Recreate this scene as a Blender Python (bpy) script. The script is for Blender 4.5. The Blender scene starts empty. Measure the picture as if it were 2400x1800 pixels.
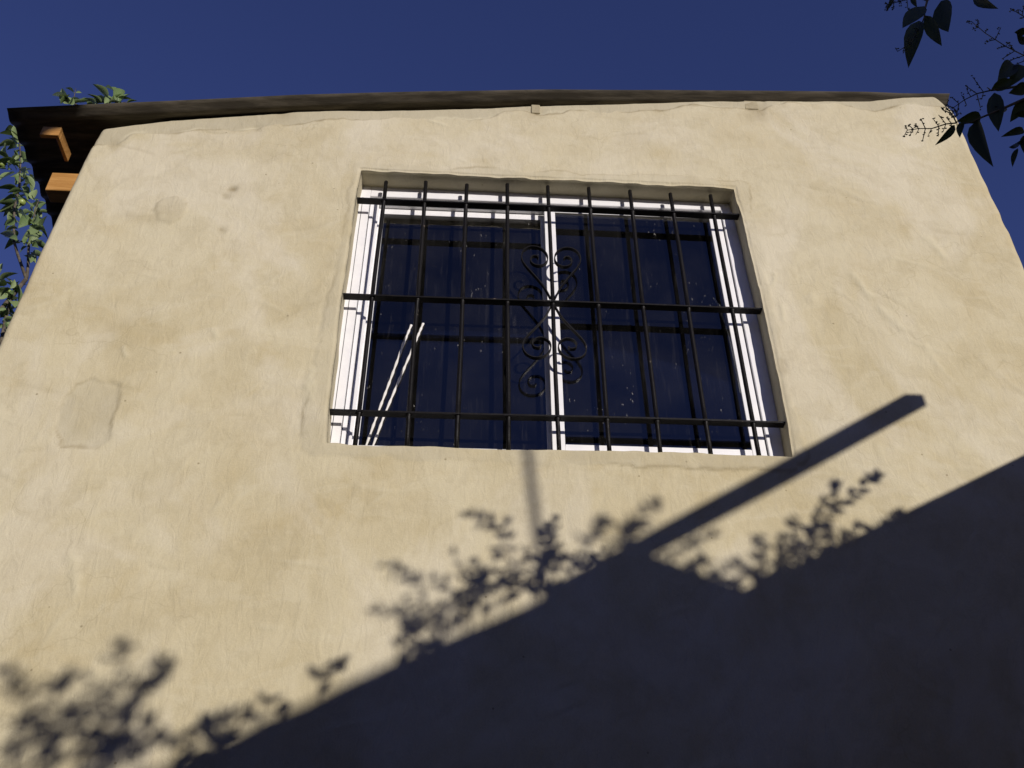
import bpy, math, random
import numpy as np
from mathutils import Vector, Matrix
random.seed(7)
sc = bpy.context.scene
COL = sc.collection

# ------------------------------------------------------------------ camera
PITCH, ROLL, YAW = 0.6621062, -0.0047937, 0.0600429
FPX = 2300.0                                   # focal length for a 2400 px wide frame
CAM = Vector((0.0, -2.05, 1.5))
_f = Vector((math.sin(YAW)*math.cos(PITCH), math.cos(YAW)*math.cos(PITCH), math.sin(PITCH)))
_r0 = Vector((math.cos(YAW), -math.sin(YAW), 0)); _u0 = _r0.cross(_f)
_r = _r0*math.cos(ROLL) + _u0*math.sin(ROLL); _u = _u0*math.cos(ROLL) - _r0*math.sin(ROLL)
cd = bpy.data.cameras.new('camera'); cam = bpy.data.objects.new('camera', cd); COL.objects.link(cam)
cd.sensor_width = 36; cd.lens = 36*FPX/2400; cd.clip_start = 0.05; cd.clip_end = 2000
M = Matrix((_r, _u, -_f)).transposed().to_4x4(); M.translation = CAM; cam.matrix_world = M
sc.camera = cam

# ------------------------------------------------------------------ light
TA, TE = 0.5, 0.25                             # sun: sideways and upward slope per metre towards it
SUN = Vector((TA, -1.0, TE)).normalized()      # towards the sun
elev = math.asin(SUN.z); azim = math.atan2(SUN.x, SUN.y)
w = bpy.data.worlds.new('World'); sc.world = w; w.use_nodes = True
nt = w.node_tree; nt.nodes.clear()
sky = nt.nodes.new('ShaderNodeTexSky'); sky.sky_type = 'NISHITA'; sky.sun_disc = False
sky.sun_elevation = elev; sky.sun_rotation = azim
sky.altitude = 1200; sky.air_density = 0.9; sky.dust_density = 0.1; sky.ozone_density = 4.0
bg = nt.nodes.new('ShaderNodeBackground'); bg.inputs[1].default_value = 0.090
wo = nt.nodes.new('ShaderNodeOutputWorld')
tint = nt.nodes.new('ShaderNodeMix'); tint.data_type = 'RGBA'; tint.blend_type = 'MULTIPLY'; tint.inputs[0].default_value = 1.0
tint.inputs[7].default_value = (1.31, 0.93, 1.37, 1)    # the camera's rendering of the deep blue sky
nt.links.new(sky.outputs[0], tint.inputs[6]); nt.links.new(tint.outputs[2], bg.inputs[0]); nt.links.new(bg.outputs[0], wo.inputs[0])
sl = bpy.data.lights.new('sun', 'SUN'); sl.energy = 5.0; sl.angle = math.radians(0.53); sl.color = (1.0, 0.922, 0.865)
so = bpy.data.objects.new('sun', sl); COL.objects.link(so); so.location = (4, -8, 8)
so.rotation_euler = SUN.to_track_quat('Z', 'Y').to_euler()
sc.view_settings.view_transform = 'Standard'; sc.view_settings.look = 'None'
sc.view_settings.exposure = -0.36; sc.view_settings.gamma = 1.0
sc.cycles.max_bounces = 6; sc.cycles.diffuse_bounces = 3; sc.cycles.transparent_max_bounces = 12

# ------------------------------------------------------------------ helpers
def at(px, py, y):
    """point of the photograph's pixel at depth y (metres behind the wall face)"""
    d = _f + _r*((px-1200)/FPX) - _u*((py-900)/FPX)
    return CAM + d*((y-CAM.y)/d.y)
def shadow_caster(px, py, x):
    """where something in the plane x stands if its shadow falls on this spot of the wall"""
    p = at(px, py, 0.0); t = (x-p.x)/TA
    return p + Vector((TA, -1, TE))*t
ORG = {}
def tag(o, label=None, cat=None, group=None, kind=None):
    if label: o['label'] = label
    if cat: o['category'] = cat
    if group: o['group'] = group
    if kind: o['kind'] = kind
    return o
def empty(name, loc, parent=None):
    o = bpy.data.objects.new(name, None); COL.objects.link(o)
    o.empty_display_size = 0.2
    if parent is None:
        o.location = loc; ORG[o.name] = Vector(loc)
    else:
        o.parent = parent; ORG[o.name] = ORG[parent.name]
    return o
def mk(name, V, F, mat, parent=None, smooth=False, loc=None):
    """mesh from world-space vertices; parented pieces keep the origin of their thing"""
    org = ORG[parent.name] if parent is not None else Vector(loc or (0, 0, 0))
    me = bpy.data.meshes.new(name)
    me.from_pydata([(v[0]-org.x, v[1]-org.y, v[2]-org.z) for v in V], [], F)
    me.materials.append(mat)
    if smooth: me.polygons.foreach_set('use_smooth', [True]*len(me.polygons))
    o = bpy.data.objects.new(name, me); COL.objects.link(o)
    if parent is not None: o.parent = parent
    else: o.location = org
    ORG[o.name] = org
    return o
class MB:
    def __init__(s): s.V = []; s.F = []
    def add(s, V, F):
        n = len(s.V); s.V += [tuple(v) for v in V]; s.F += [tuple(i+n for i in f) for f in F]; return s
    def box(s, a, b, bev=0.0):
        x0, y0, z0 = a; x1, y1, z1 = b
        if bev <= 0:
            return s.add([(x0,y0,z0),(x1,y0,z0),(x1,y1,z0),(x0,y1,z0),(x0,y0,z1),(x1,y0,z1),(x1,y1,z1),(x0,y1,z1)],
                         [(0,3,2,1),(4,5,6,7),(0,1,5,4),(1,2,6,5),(2,3,7,6),(3,0,4,7)])
        import bmesh
        bm = bmesh.new(); bmesh.ops.create_cube(bm, size=1)
        for v in bm.verts: v.co = Vector(((x0+x1)/2+v.co.x*(x1-x0), (y0+y1)/2+v.co.y*(y1-y0), (z0+z1)/2+v.co.z*(z1-z0)))
        bmesh.ops.bevel(bm, geom=bm.edges[:], offset=bev, segments=1, affect='EDGES')
        bm.verts.index_update()
        s.add([v.co[:] for v in bm.verts], [[v.index for v in f.verts] for f in bm.faces]); bm.free(); return s
    def tube(s, P, R, n=8, cap=True):
        P = [Vector(p) for p in P]; m = len(P)
        if not isinstance(R, (list, tuple)): R = [R]*m
        V = []; F = []
        ref = None
        for i, p in enumerate(P):
            t = (P[min(i+1, m-1)]-P[max(i-1, 0)]).normalized()
            if ref is None: ref = t.orthogonal().normalized()
            ref = (ref - t*ref.dot(t)).normalized(); b = t.cross(ref)
            for k in range(n):
                a = 2*math.pi*k/n; V.append(p+(ref*math.cos(a)+b*math.sin(a))*R[i])
        for i in range(m-1):
            for k in range(n):
                F.append((i*n+k, i*n+(k+1) % n, (i+1)*n+(k+1) % n, (i+1)*n+k))
        if cap: F += [tuple(range(n-1, -1, -1)), tuple(range((m-1)*n, m*n))]
        return s.add(V, F)
    def beam(s, a, b, w, h, up=(0, 0, 1)):
        a = Vector(a); b = Vector(b); t = (b-a).normalized(); sd = t.cross(Vector(up)).normalized(); u = sd.cross(t)
        V = [p+sd*sx*w/2+u*sz*h/2 for p in (a, b) for sx, sz in ((-1,-1),(1,-1),(1,1),(-1,1))]
        return s.add(V, [(0,1,2,3),(7,6,5,4),(0,4,5,1),(1,5,6,2),(2,6,7,3),(3,7,4,0)])
    def mk(s, name, mat, parent=None, smooth=False, loc=None): return mk(name, s.V, s.F, mat, parent, smooth, loc)

# --- value noise for real relief
_LAT = {}
def vnoise(x, y, seed=0):
    if seed not in _LAT: _LAT[seed] = np.random.RandomState(seed).rand(256, 256)
    L = _LAT[seed]
    xi = np.floor(x).astype(int); yi = np.floor(y).astype(int); fx = x-xi; fy = y-yi
    fx = fx*fx*fx*(fx*(fx*6-15)+10); fy = fy*fy*fy*(fy*(fy*6-15)+10)
    g = lambda a, b: L[a % 256, b % 256]
    return ((g(xi,yi)*(1-fx)+g(xi+1,yi)*fx)*(1-fy)+(g(xi,yi+1)*(1-fx)+g(xi+1,yi+1)*fx)*fy)*2-1
def fbm(x, y, seed=0, oct=4, gain=0.5):
    s = 0; a = 1.0
    for k in range(oct):
        s = s+a*vnoise(x*2**k+17.3*k, y*2**k+9.1*k, seed+k); a *= gain
    return s

# ------------------------------------------------------------------ materials
def newmat(name):
    m = bpy.data.materials.new(name); m.use_nodes = True; nt = m.node_tree; nt.nodes.clear()
    out = nt.nodes.new('ShaderNodeOutputMaterial'); b = nt.nodes.new('ShaderNodeBsdfPrincipled')
    nt.links.new(b.outputs[0], out.inputs[0]); return m, nt, b, out
class N:
    def __init__(s, nt): s.nt = nt
    def n(s, t, **k):
        o = s.nt.nodes.new(t)
        for a, v in k.items(): setattr(o, a, v)
        return o
    def l(s, a, b): s.nt.links.new(a, b)
    def coord(s, scale=(1,1,1), rot=(0,0,0), kind='Object'):
        c = s.n('ShaderNodeTexCoord'); m = s.n('ShaderNodeMapping'); m.inputs['Scale'].default_value = scale; m.inputs['Rotation'].default_value = rot
        s.l(c.outputs[kind], m.inputs[0]); return m.outputs[0]
    def noise(s, vec, scale, detail=4, rough=0.55, dist=0.0):
        o = s.n('ShaderNodeTexNoise'); o.inputs['Scale'].default_value = scale; o.inputs['Detail'].default_value = detail
        o.inputs['Roughness'].default_value = rough; o.inputs['Distortion'].default_value = dist; s.l(vec, o.inputs['Vector']); return o.outputs[0]
    def ramp(s, fac, stops):
        o = s.n('ShaderNodeValToRGB'); e = o.color_ramp.elements
        while len(e) < len(stops): e.new(0.5)
        for k, (p, c) in enumerate(stops): e[k].position = p; e[k].color = (*c, 1) if len(c) == 3 else c
        s.l(fac, o.inputs[0]); return o.outputs[0]
    def mix(s, fac, a, b, mode='MIX'):
        o = s.n('ShaderNodeMix', data_type='RGBA', blend_type=mode)
        for sock, v in ((o.inputs[0], fac), (o.inputs[6], a), (o.inputs[7], b)):
            if isinstance(v, (int, float)): sock.default_value = v
            elif isinstance(v, tuple): sock.default_value = (*v, 1)
            else: s.l(v, sock)
        return o.outputs[2]
    def math(s, op, a, b=0.0):
        o = s.n('ShaderNodeMath', operation=op)
        for sock, v in ((o.inputs[0], a), (o.inputs[1], b)):
            if isinstance(v, (int, float)): sock.default_value = v
            else: s.l(v, sock)
        return o.outputs[0]
    def bump(s, h, strength, dist, normal=None):
        o = s.n('ShaderNodeBump'); o.inputs['Strength'].default_value = strength; o.inputs['Distance'].default_value = dist
        s.l(h, o.inputs['Height'])
        if normal is not None: s.l(normal, o.inputs['Normal'])
        return o.outputs[0]
def plaster(name, base=((0.475,0.413,0.256),(0.545,0.49,0.33)), attr=True):
    m, nt, b, out = newmat(name); n = N(nt)
    co = n.coord()
    big = n.noise(co, 2.6, 4, 0.6, 0.6)
    col = n.mix(n.ramp(big, [(0.38,(0,0,0)),(0.62,(1,1,1))]), base[0], base[1])
    if attr:
        # ochre clouds
        oc = n.noise(n.coord((1,1,1.3)), 3.6, 3, 0.6, 0.9)
        col = n.mix(n.math('MULTIPLY', n.ramp(oc, [(0.48,(0,0,0)),(0.68,(1,1,1))]), 0.36), col, (0.45,0.365,0.19))
        # pale trowel laps running down to the right, crisper on one side
        sm = n.noise(n.coord((2.2,1,1.0), (0,math.radians(-38),0)), 3.6, 4, 0.5, 0.9)
        col = n.mix(n.math('MULTIPLY', n.ramp(sm, [(0.47,(0,0,0)),(0.56,(1,1,1)),(0.74,(0.4,0.4,0.4))]), 0.36), col, (0.56,0.505,0.345))
        sm2 = n.noise(n.coord((1.5,1,3.0), (0,math.radians(35),0)), 5.0, 3, 0.45, 0.6)
        col = n.mix(n.math('MULTIPLY', n.ramp(sm2, [(0.53,(0,0,0)),(0.61,(1,1,1)),(0.76,(0.3,0.3,0.3))]), 0.28), col, (0.575,0.525,0.37))
        # the upper part is more washed out than the rest
        sx = n.n('ShaderNodeSeparateXYZ'); n.l(co, sx.inputs[0])
        up = n.n('ShaderNodeMapRange'); up.inputs[1].default_value = 3.2; up.inputs[2].default_value = 4.2; n.l(n.math('ADD', sx.outputs[2], n.math('MULTIPLY', n.math('SUBTRACT', big, 0.5), 1.6)), up.inputs[0])
        col = n.mix(n.math('MULTIPLY', up.outputs[0], 0.34), col, (0.54,0.495,0.36))
        pale = n.noise(n.coord((1.2,1,1.0), (0,math.radians(-30),0)), 1.7, 4, 0.62, 0.7)
        col = n.mix(n.math('MULTIPLY', n.ramp(pale, [(0.49,(0,0,0)),(0.60,(1,1,1))]), 0.55), col, (0.60,0.555,0.425))
        gr = n.noise(co, 9.0, 3, 0.6, 0.4)
        col = n.mix(n.math('MULTIPLY', n.ramp(gr, [(0.53,(0,0,0)),(0.61,(1,1,1)),(0.74,(0.1,0.1,0.1))]), 0.17), col, (0.36,0.305,0.18))
    # sand speckle and pits
    sp = n.noise(co, 260, 2, 0.6)
    col = n.mix(0.12, col, n.ramp(sp, [(0.3,(0.30,0.30,0.30)),(0.7,(0.70,0.70,0.70))]), 'OVERLAY')
    vo = n.n('ShaderNodeTexVoronoi'); vo.inputs['Scale'].default_value = 13; n.l(co, vo.inputs['Vector'])
    pit = n.ramp(vo.outputs['Distance'], [(0.028,(1,1,1)),(0.045,(0,0,0))])
    col = n.mix(n.math('MULTIPLY', pit, 0.55), col, (0.16,0.12,0.06))
    if attr:
        # hairline cracks in a few places
        vc = n.n('ShaderNodeTexVoronoi', feature='DISTANCE_TO_EDGE'); vc.inputs['Scale'].default_value = 3.4
        wob = n.n('ShaderNodeVectorMath', operation='ADD'); nz = n.n('ShaderNodeTexNoise'); nz.inputs['Scale'].default_value = 9; nz.inputs['Detail'].default_value = 3; n.l(co, nz.inputs['Vector'])
        sc2 = n.n('ShaderNodeVectorMath', operation='SCALE'); sc2.inputs['Scale'].default_value = 0.16; n.l(nz.outputs['Color'], sc2.inputs[0])
        n.l(co, wob.inputs[0]); n.l(sc2.outputs[0], wob.inputs[1]); n.l(wob.outputs[0], vc.inputs['Vector'])
        crk = n.math('MULTIPLY', n.ramp(vc.outputs['Distance'], [(0.002,(1,1,1)),(0.008,(0,0,0))]), n.ramp(n.noise(co, 2.3, 1), [(0.57,(0,0,0)),(0.64,(1,1,1))]))
        col = n.mix(n.math('MULTIPLY', crk, 0.16), col, (0.22,0.175,0.09))
        a = n.n('ShaderNodeAttribute'); a.attribute_name = 'patch'
        s_ = n.n('ShaderNodeSeparateColor'); n.l(a.outputs['Color'], s_.inputs[0])
        col = n.mix(n.math('MULTIPLY', s_.outputs[0], 0.85), col, n.mix(big, (0.38,0.343,0.235), (0.46,0.42,0.30)))
        col = n.mix(s_.outputs[1], col, (0.22,0.17,0.085))
        col = n.mix(s_.outputs[2], col, (0.56,0.515,0.36))
    n.l(col, b.inputs['Base Color']); b.inputs['Roughness'].default_value = 0.92; b.inputs['Specular IOR Level'].default_value = 0.2
    if attr:
        st = n.noise(n.coord((2.4,1,1), (0,math.radians(-40),0)), 16, 3, 0.6, 0.8)
        n.l(n.bump(sp, 0.35, 0.0010, n.bump(st, 0.6, 0.0045)), b.inputs['Normal'])
    return m
def simple(name, c1, c2, rough=0.6, metal=0.0, scale=6, spec=0.5, bump=0.0, bscale=60, stretch=(1,1,1), rot=(0,0,0), rmin=0.4, rmax=0.6):
    m, nt, b, out = newmat(name); n = N(nt); co = n.coord(stretch, rot)
    f = n.ramp(n.noise(co, scale, 5, 0.6, 0.3), [(rmin,(0,0,0)),(rmax,(1,1,1))])
    n.l(n.mix(f, c1, c2), b.inputs['Base Color'])
    b.inputs['Roughness'].default_value = rough; b.inputs['Metallic'].default_value = metal; b.inputs['Specular IOR Level'].default_value = spec
    if bump: n.l(n.bump(n.noise(co, bscale, 4, 0.6), 0.6, bump), b.inputs['Normal'])
    return m
M_WALL = plaster('wall_plaster')
M_PLAIN = plaster('side_plaster', attr=False)
M_NEIGH = plaster('neighbour_plaster', ((0.24,0.20,0.14),(0.30,0.26,0.19)), False)
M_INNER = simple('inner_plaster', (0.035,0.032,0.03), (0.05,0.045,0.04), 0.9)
M_WHITE = simple('white_aluminium', (0.78,0.78,0.78), (0.83,0.83,0.82), 0.35, 0, 20, 0.5)
def iron_mat():
    m, nt, b, out = newmat('black_painted_iron'); n = N(nt); co = n.coord()
    rust = n.noise(co, 34, 6, 0.7)
    chip_glint = n.ramp(rust, [(0.665,(0,0,0)),(0.70,(1,1,1))])
    col = n.mix(n.noise(co, 12, 3), (0.004,0.0035,0.0035), (0.009,0.008,0.0075))
    col = n.mix(n.math('MULTIPLY', chip_glint, 0.6), col, (0.20,0.16,0.12))  # pale specks: chipped paint, spread further to stand for glints on the iron
    n.l(col, b.inputs['Base Color']); n.l(n.ramp(rust, [(0.3,(0.36,0.36,0.36)),(0.7,(0.6,0.6,0.6))]), b.inputs['Roughness'])
    n.l(n.bump(n.noise(co, 120, 4, 0.7), 0.5, 0.002), b.inputs['Normal']); b.inputs['Specular IOR Level'].default_value = 0.16
    return m
M_IRON = iron_mat()
M_SHEET = simple('weathered_roof_sheet', (0.055,0.048,0.036), (0.105,0.092,0.070), 0.8, 0.1, 14, 0.2, 0.0012, 60, (0.4,3,3))
M_WOOD = simple('orange_pine', (0.37,0.18,0.045), (0.47,0.25,0.075), 0.65, 0, 7, 0.3, 0.002, 30, (1,12,12))
M_OLDWOOD = simple('grey_beam_end', (0.34,0.295,0.19), (0.41,0.365,0.24), 0.9, 0, 30, 0.2, 0.003, 60)
M_GREYWOOD = simple('grey_timber', (0.16,0.12,0.08), (0.26,0.20,0.14), 0.8, 0, 8, 0.2, 0.003, 40, (12,1,12))
M_SOIL = simple('yard_soil', (0.10,0.08,0.055), (0.17,0.14,0.10), 0.95, 0, 1.5, 0.2, 0.02, 14)
M_BARK = simple('branch_bark', (0.065,0.055,0.04), (0.13,0.11,0.08), 0.85, 0, 40, 0.2, 0.003, 120)
M_STEM = simple('green_stem', (0.12,0.11,0.05), (0.22,0.17,0.09), 0.7, 0, 30, 0.3)
M_PIPE = simple('galvanised_pipe', (0.30,0.30,0.30), (0.40,0.40,0.40), 0.45, 0.8, 20)
def leaf_mat(name, c1, c2, tr=0.35, rough=0.42):
    m, nt, b, out = newmat(name); n = N(nt)
    oi = n.n('ShaderNodeObjectInfo'); co = n.coord()
    f = n.math('ADD', n.math('MULTIPLY', oi.outputs['Random'], 0.6), n.math('MULTIPLY', n.noise(co, 60, 3), 0.4))
    col = n.mix(f, c1, c2)
    n.l(col, b.inputs['Base Color']); b.inputs['Roughness'].default_value = rough; b.inputs['Specular IOR Level'].default_value = 0.45
    n.l(n.bump(n.noise(co, 160, 3), 0.4, 0.002), b.inputs['Normal'])
    t = n.n('ShaderNodeBsdfTranslucent'); n.l(n.mix(0.5, col, (0.16,0.24,0.03)), t.inputs[0])
    mx = n.n('ShaderNodeMixShader'); mx.inputs[0].default_value = tr
    n.l(b.outputs[0], mx.inputs[1]); n.l(t.outputs[0], mx.inputs[2]); n.l(mx.outputs[0], out.inputs[0])
    return m
M_LEAF = leaf_mat('apple_leaf', (0.085,0.15,0.04), (0.30,0.37,0.16), 0.2)
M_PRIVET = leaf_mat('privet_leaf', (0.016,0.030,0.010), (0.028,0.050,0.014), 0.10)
M_FRUIT = simple('green_fruit', (0.20,0.28,0.06), (0.30,0.36,0.09), 0.35, 0, 20)
M_BUD = simple('privet_buds', (0.07,0.08,0.03), (0.13,0.13,0.06), 0.7, 0, 50)
def glass_mat():
    m, nt, b, out = newmat('dusty_window_glass'); n = N(nt); nt.nodes.remove(b)
    co = n.coord()
    lw = n.n('ShaderNodeFresnel'); lw.inputs[0].default_value = 1.52
    gl = n.n('ShaderNodeBsdfGlossy'); gl.inputs['Roughness'].default_value = 0.004; gl.inputs['Color'].default_value = (1,1,1,1)
    tr = n.n('ShaderNodeBsdfTransparent'); tr.inputs[0].default_value = (0.28,0.28,0.28,1)
    mx = n.n('ShaderNodeMixShader'); n.l(n.math('MULTIPLY', lw.outputs[0], 1.45), mx.inputs[0]); n.l(tr.outputs[0], mx.inputs[1]); n.l(gl.outputs[0], mx.inputs[2])
    # dust film, dried drips and paint specks
    df = n.n('ShaderNodeBsdfDiffuse'); df.inputs[0].default_value = (0.62,0.60,0.55,1)
    film = n.ramp(n.noise(co, 5, 4), [(0.40,(0.0015,0.0015,0.0015)),(0.78,(0.012,0.012,0.012))])
    drip = n.ramp(n.noise(n.coord((26,1,2.2)), 3.0, 4, 0.6), [(0.58,(0,0,0)),(0.80,(0.020,0.020,0.020))])
    sp1 = n.ramp(n.noise(n.coord((1,1,0.45)), 120, 2, 0.5), [(0.70,(0,0,0)),(0.76,(0.30,0.30,0.30))])
    area = n.ramp(n.noise(co, 6.5, 3), [(0.47,(0,0,0)),(0.62,(1,1,1))])
    sp = n.math('MULTIPLY', sp1, area)
    tot = n.math('ADD', n.math('ADD', film, drip), sp)
    m2 = n.n('ShaderNodeMixShader'); n.l(tot, m2.inputs[0]); n.l(mx.outputs[0], m2.inputs[1]); n.l(df.outputs[0], m2.inputs[2])
    n.l(m2.outputs[0], out.inputs[0]); return m
M_GLASS = glass_mat()
M_CORD = simple('white_cord', (0.70,0.68,0.62), (0.80,0.78,0.74), 0.7)
M_FILM, _nt, _b, _o = newmat('clear_plastic_film'); _b.inputs['Base Color'].default_value = (0.75,0.78,0.74,1); _b.inputs['Roughness'].default_value = 0.12
_b.inputs['Alpha'].default_value = 0.25

# ------------------------------------------------------------------ ground
mk('ground', [(-400,-400,0),(400,-400,0),(400,400,0),(-400,400,0)], [(0,1,2,3)], M_SOIL)['kind'] = 'structure'

# ------------------------------------------------------------------ the house
house = tag(empty('house', (0.23, 1.2, 0)), 'small cream plastered house with a barred window and corrugated sheet roof', 'house')
I = np.interp
WT_X = [-1.26,-1.225,-1.19,-1.10,-0.985,-0.58,-0.16,0.275,0.72,1.11,1.41,1.53,1.64,1.69,1.72]
WT_Z = [4.040,4.066,4.102,4.132,4.160,4.229,4.2775,4.3335,4.381,4.418,4.444,4.468,4.478,4.470,4.455]
def top_z(x): return I(x, WT_X, WT_Z)
def left_x(z): return I(z, [0,3.19,3.39,3.6,3.8,4.03,4.13], [-1.245,-1.233,-1.230,-1.2276,-1.218,-1.207,-1.196]) + 0.002*vnoise(z*6, z*0+3.3, 5)
def right_x(z): return I(z, [0,3.6,3.86,4.0,4.26,4.36,4.42,4.48], [1.712,1.704,1.708,1.704,1.704,1.700,1.688,1.662]) + 0.006*vnoise(z*5, z*0+1.7, 8) + 0.0028*vnoise(z*17, z*0+4.7, 9)
def open_l(z): return I(z, [2.88,3.0,3.42,3.9,3.95], [-0.3405,-0.349,-0.356,-0.353,-0.3515]) + 0.0018*vnoise(z*14, z*0+.5, 11)
def open_r(z): return I(z, [2.88,3.1,3.39,3.7,3.95], [0.846,0.852,0.854,0.849,0.8405]) + 0.0020*vnoise(z*11, z*0+2.5, 12)
def sill_z(x): return I(x, [-0.36,0.86], [2.8955,2.9010]) + 0.0022*vnoise(x*9, x*0+.3, 13)
def lint_z(x): return I(x, [-0.36,0.2,0.86], [3.9405,3.9385,3.9300]) + 0.0013*vnoise(x*9, x*0+.8, 14)
ca = [np.linspace(0,1,n+1)[(0 if k == 0 else 1):]+k for k, n in enumerate((150,205,145))]; CS = np.concatenate(ca)
ra = [np.concatenate([np.linspace(0,0.68,9)[:-1], np.linspace(0.68,1,160)]), np.linspace(0,1,178)[1:]+1, np.linspace(0,1,80)[1:]+2]; RS = np.concatenate(ra)
S, T = np.meshgrid(CS, RS)
X = I(S, [0,1,2,3], [-1.23,-0.353,0.85,1.705]); Z = I(T, [0,1,2,3], [0,2.9,3.935,4.3])
for _ in range(5):
    xb = [left_x(Z), open_l(np.clip(Z,2.9,3.935)), open_r(np.clip(Z,2.9,3.935)), right_x(Z)]
    k = np.clip(np.floor(S).astype(int), 0, 2); fr = S-k
    X = np.choose(k, xb[:3])*(1-fr)+np.choose(k, xb[1:])*fr
    zb = [X*0, sill_z(X), lint_z(X), top_z(X)]
    k = np.clip(np.floor(T).astype(int), 0, 2); fr = T-k
    Z = np.choose(k, zb[:3])*(1-fr)+np.choose(k, zb[1:])*fr
def inpoly(px, pz, poly):
    c = np.zeros(px.shape, bool); n = len(poly)
    for i in range(n):
        x1, z1 = poly[i]; x2, z2 = poly[(i+1) % n]
        c ^= ((z1 > pz) != (z2 > pz)) & (px < (x2-x1)*(pz-z1)/((z2-z1) or 1e-9)+x1)
    return c
def polydist(px, pz, poly):
    d = np.full(px.shape, 9.0); n = len(poly)
    for i in range(n):
        ax, az = poly[i]; bx, bz = poly[(i+1) % n]; dx, dz = bx-ax, bz-az
        t = np.clip(((px-ax)*dx+(pz-az)*dz)/(dx*dx+dz*dz+1e-12), 0, 1)
        d = np.minimum(d, np.hypot(px-ax-t*dx, pz-az-t*dz))
    return np.where(inpoly(px, pz, poly), -d, d)
def zoompoly(pts, ox, oy, s): return [tuple(at(ox+a/s, oy+b/s, 0).xz) for a, b in pts]
wx = X+0.006*fbm(X*28, Z*28, 31, 3); wz = Z+0.006*fbm(X*28, Z*28, 41, 3)
# low relief of a hand-trowelled coat
Y = -0.0045*fbm(X*2.2, Z*2.2, 3, 3) - 0.0011*fbm((X*0.75+Z*0.66)*9, (Z*0.75-X*0.66)*26, 21, 3)
G = np.zeros(X.shape); B = np.zeros(X.shape); W = np.zeros(X.shape)
def smooth(d, w): return np.clip(0.5-d/w, 0, 1)
pA = zoompoly([(190,1195),(260,1172),(330,1178),(415,1180),(415,1260),(385,1340),(355,1440),(340,1500),(280,1535),(200,1525),(110,1525),(70,1470),(65,1430),(80,1340),(130,1260)], 100, 380, 2.304)
d = polydist(wx, wz, pA); m = smooth(d, 0.006); G = np.maximum(G, m*0.5*(1+0.3*fbm(X*14, Z*14, 79, 3))); Y += 0.003*m*(1-0.4*smooth(d+0.05, 0.08)); B = np.maximum(B, 0.5*np.exp(-(d/0.004)**2)*np.clip(0.55+0.8*vnoise(X*18, Z*18, 78), 0, 1))
pB = zoompoly([(620,215),(680,190),(775,200),(775,250),(740,290),(680,330),(625,305),(605,260)], 100, 380, 2.304)
d = polydist(wx, wz, pB); m = smooth(d, 0.008); Y -= 0.003*m; B = np.maximum(B, 0.14*m); B = np.maximum(B, 0.5*np.exp(-((d+0.001)/0.004)**2)*(0.5+0.5*vnoise(X*40, Z*40, 77)))
pB2 = zoompoly([(410,285),(480,262),(600,300),(640,318),(560,325),(450,305)], 100, 380, 2.304)
d = polydist(wx, wz, pB2); B = np.maximum(B, 0.16*smooth(d, 0.03))
# the repaired band round the window
dl = np.where(X < 0.25, -0.353-X, X-0.85); dl = np.maximum(dl, 0); dz = np.maximum(np.maximum(2.9-Z, Z-3.937), 0)
band = I(Z, [2.82,2.9,3.0,3.15,3.4,3.6,3.95,4.0], [0.05,0.055,0.055,0.048,0.036,0.026,0.022,0.022])
band = np.where(X > 0.25, 0.030, band)
band = np.where((X > -0.353) & (X < 0.85), np.where(Z < 3.3, 0.044, 0.030), band)
dd = np.hypot(dl, dz) - band + 0.012*fbm(X*11, Z*11, 51, 4)
m = smooth(dd, 0.006); G = np.maximum(G, m*I(Z, [2.9,3.3,3.8,3.95], [0.5,0.45,0.25,0.3])*np.clip(0.9+0.7*fbm(X*9, Z*9, 57, 3), 0, 1)); Y -= 0.0022*m*np.clip(0.7+0.9*vnoise(X*6, Z*6, 58), 0, 1)
B = np.maximum(B, 0.4*np.exp(-(dd/0.0035)**2)*np.clip(vnoise(X*7, Z*7, 53)*1.5+0.1, 0, 1))
# grey rough band under the roof
tb = top_z(X)-Z; bw = I(X, [-1.2,-0.7,-0.2,0.3,0.7,1.0,1.7], [0.085,0.06,0.055,0.05,0.04,0.035,0.05])
dd = tb-bw+0.022*fbm(X*8, Z*8, 61, 4); m = smooth(dd, 0.008); G = np.maximum(G, m*0.85); Y += 0.0065*m
B = np.maximum(B, 0.75*np.exp(-((dd-0.001)/0.006)**2)*np.clip(vnoise(X*9, Z*9, 63)*1.6+.15, 0, 1)); W = np.maximum(W, 0.7*np.exp(-((dd+0.010)/0.006)**2)*np.clip(vnoise(X*11, Z*11, 64)*1.6-.2, 0, 1))
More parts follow.
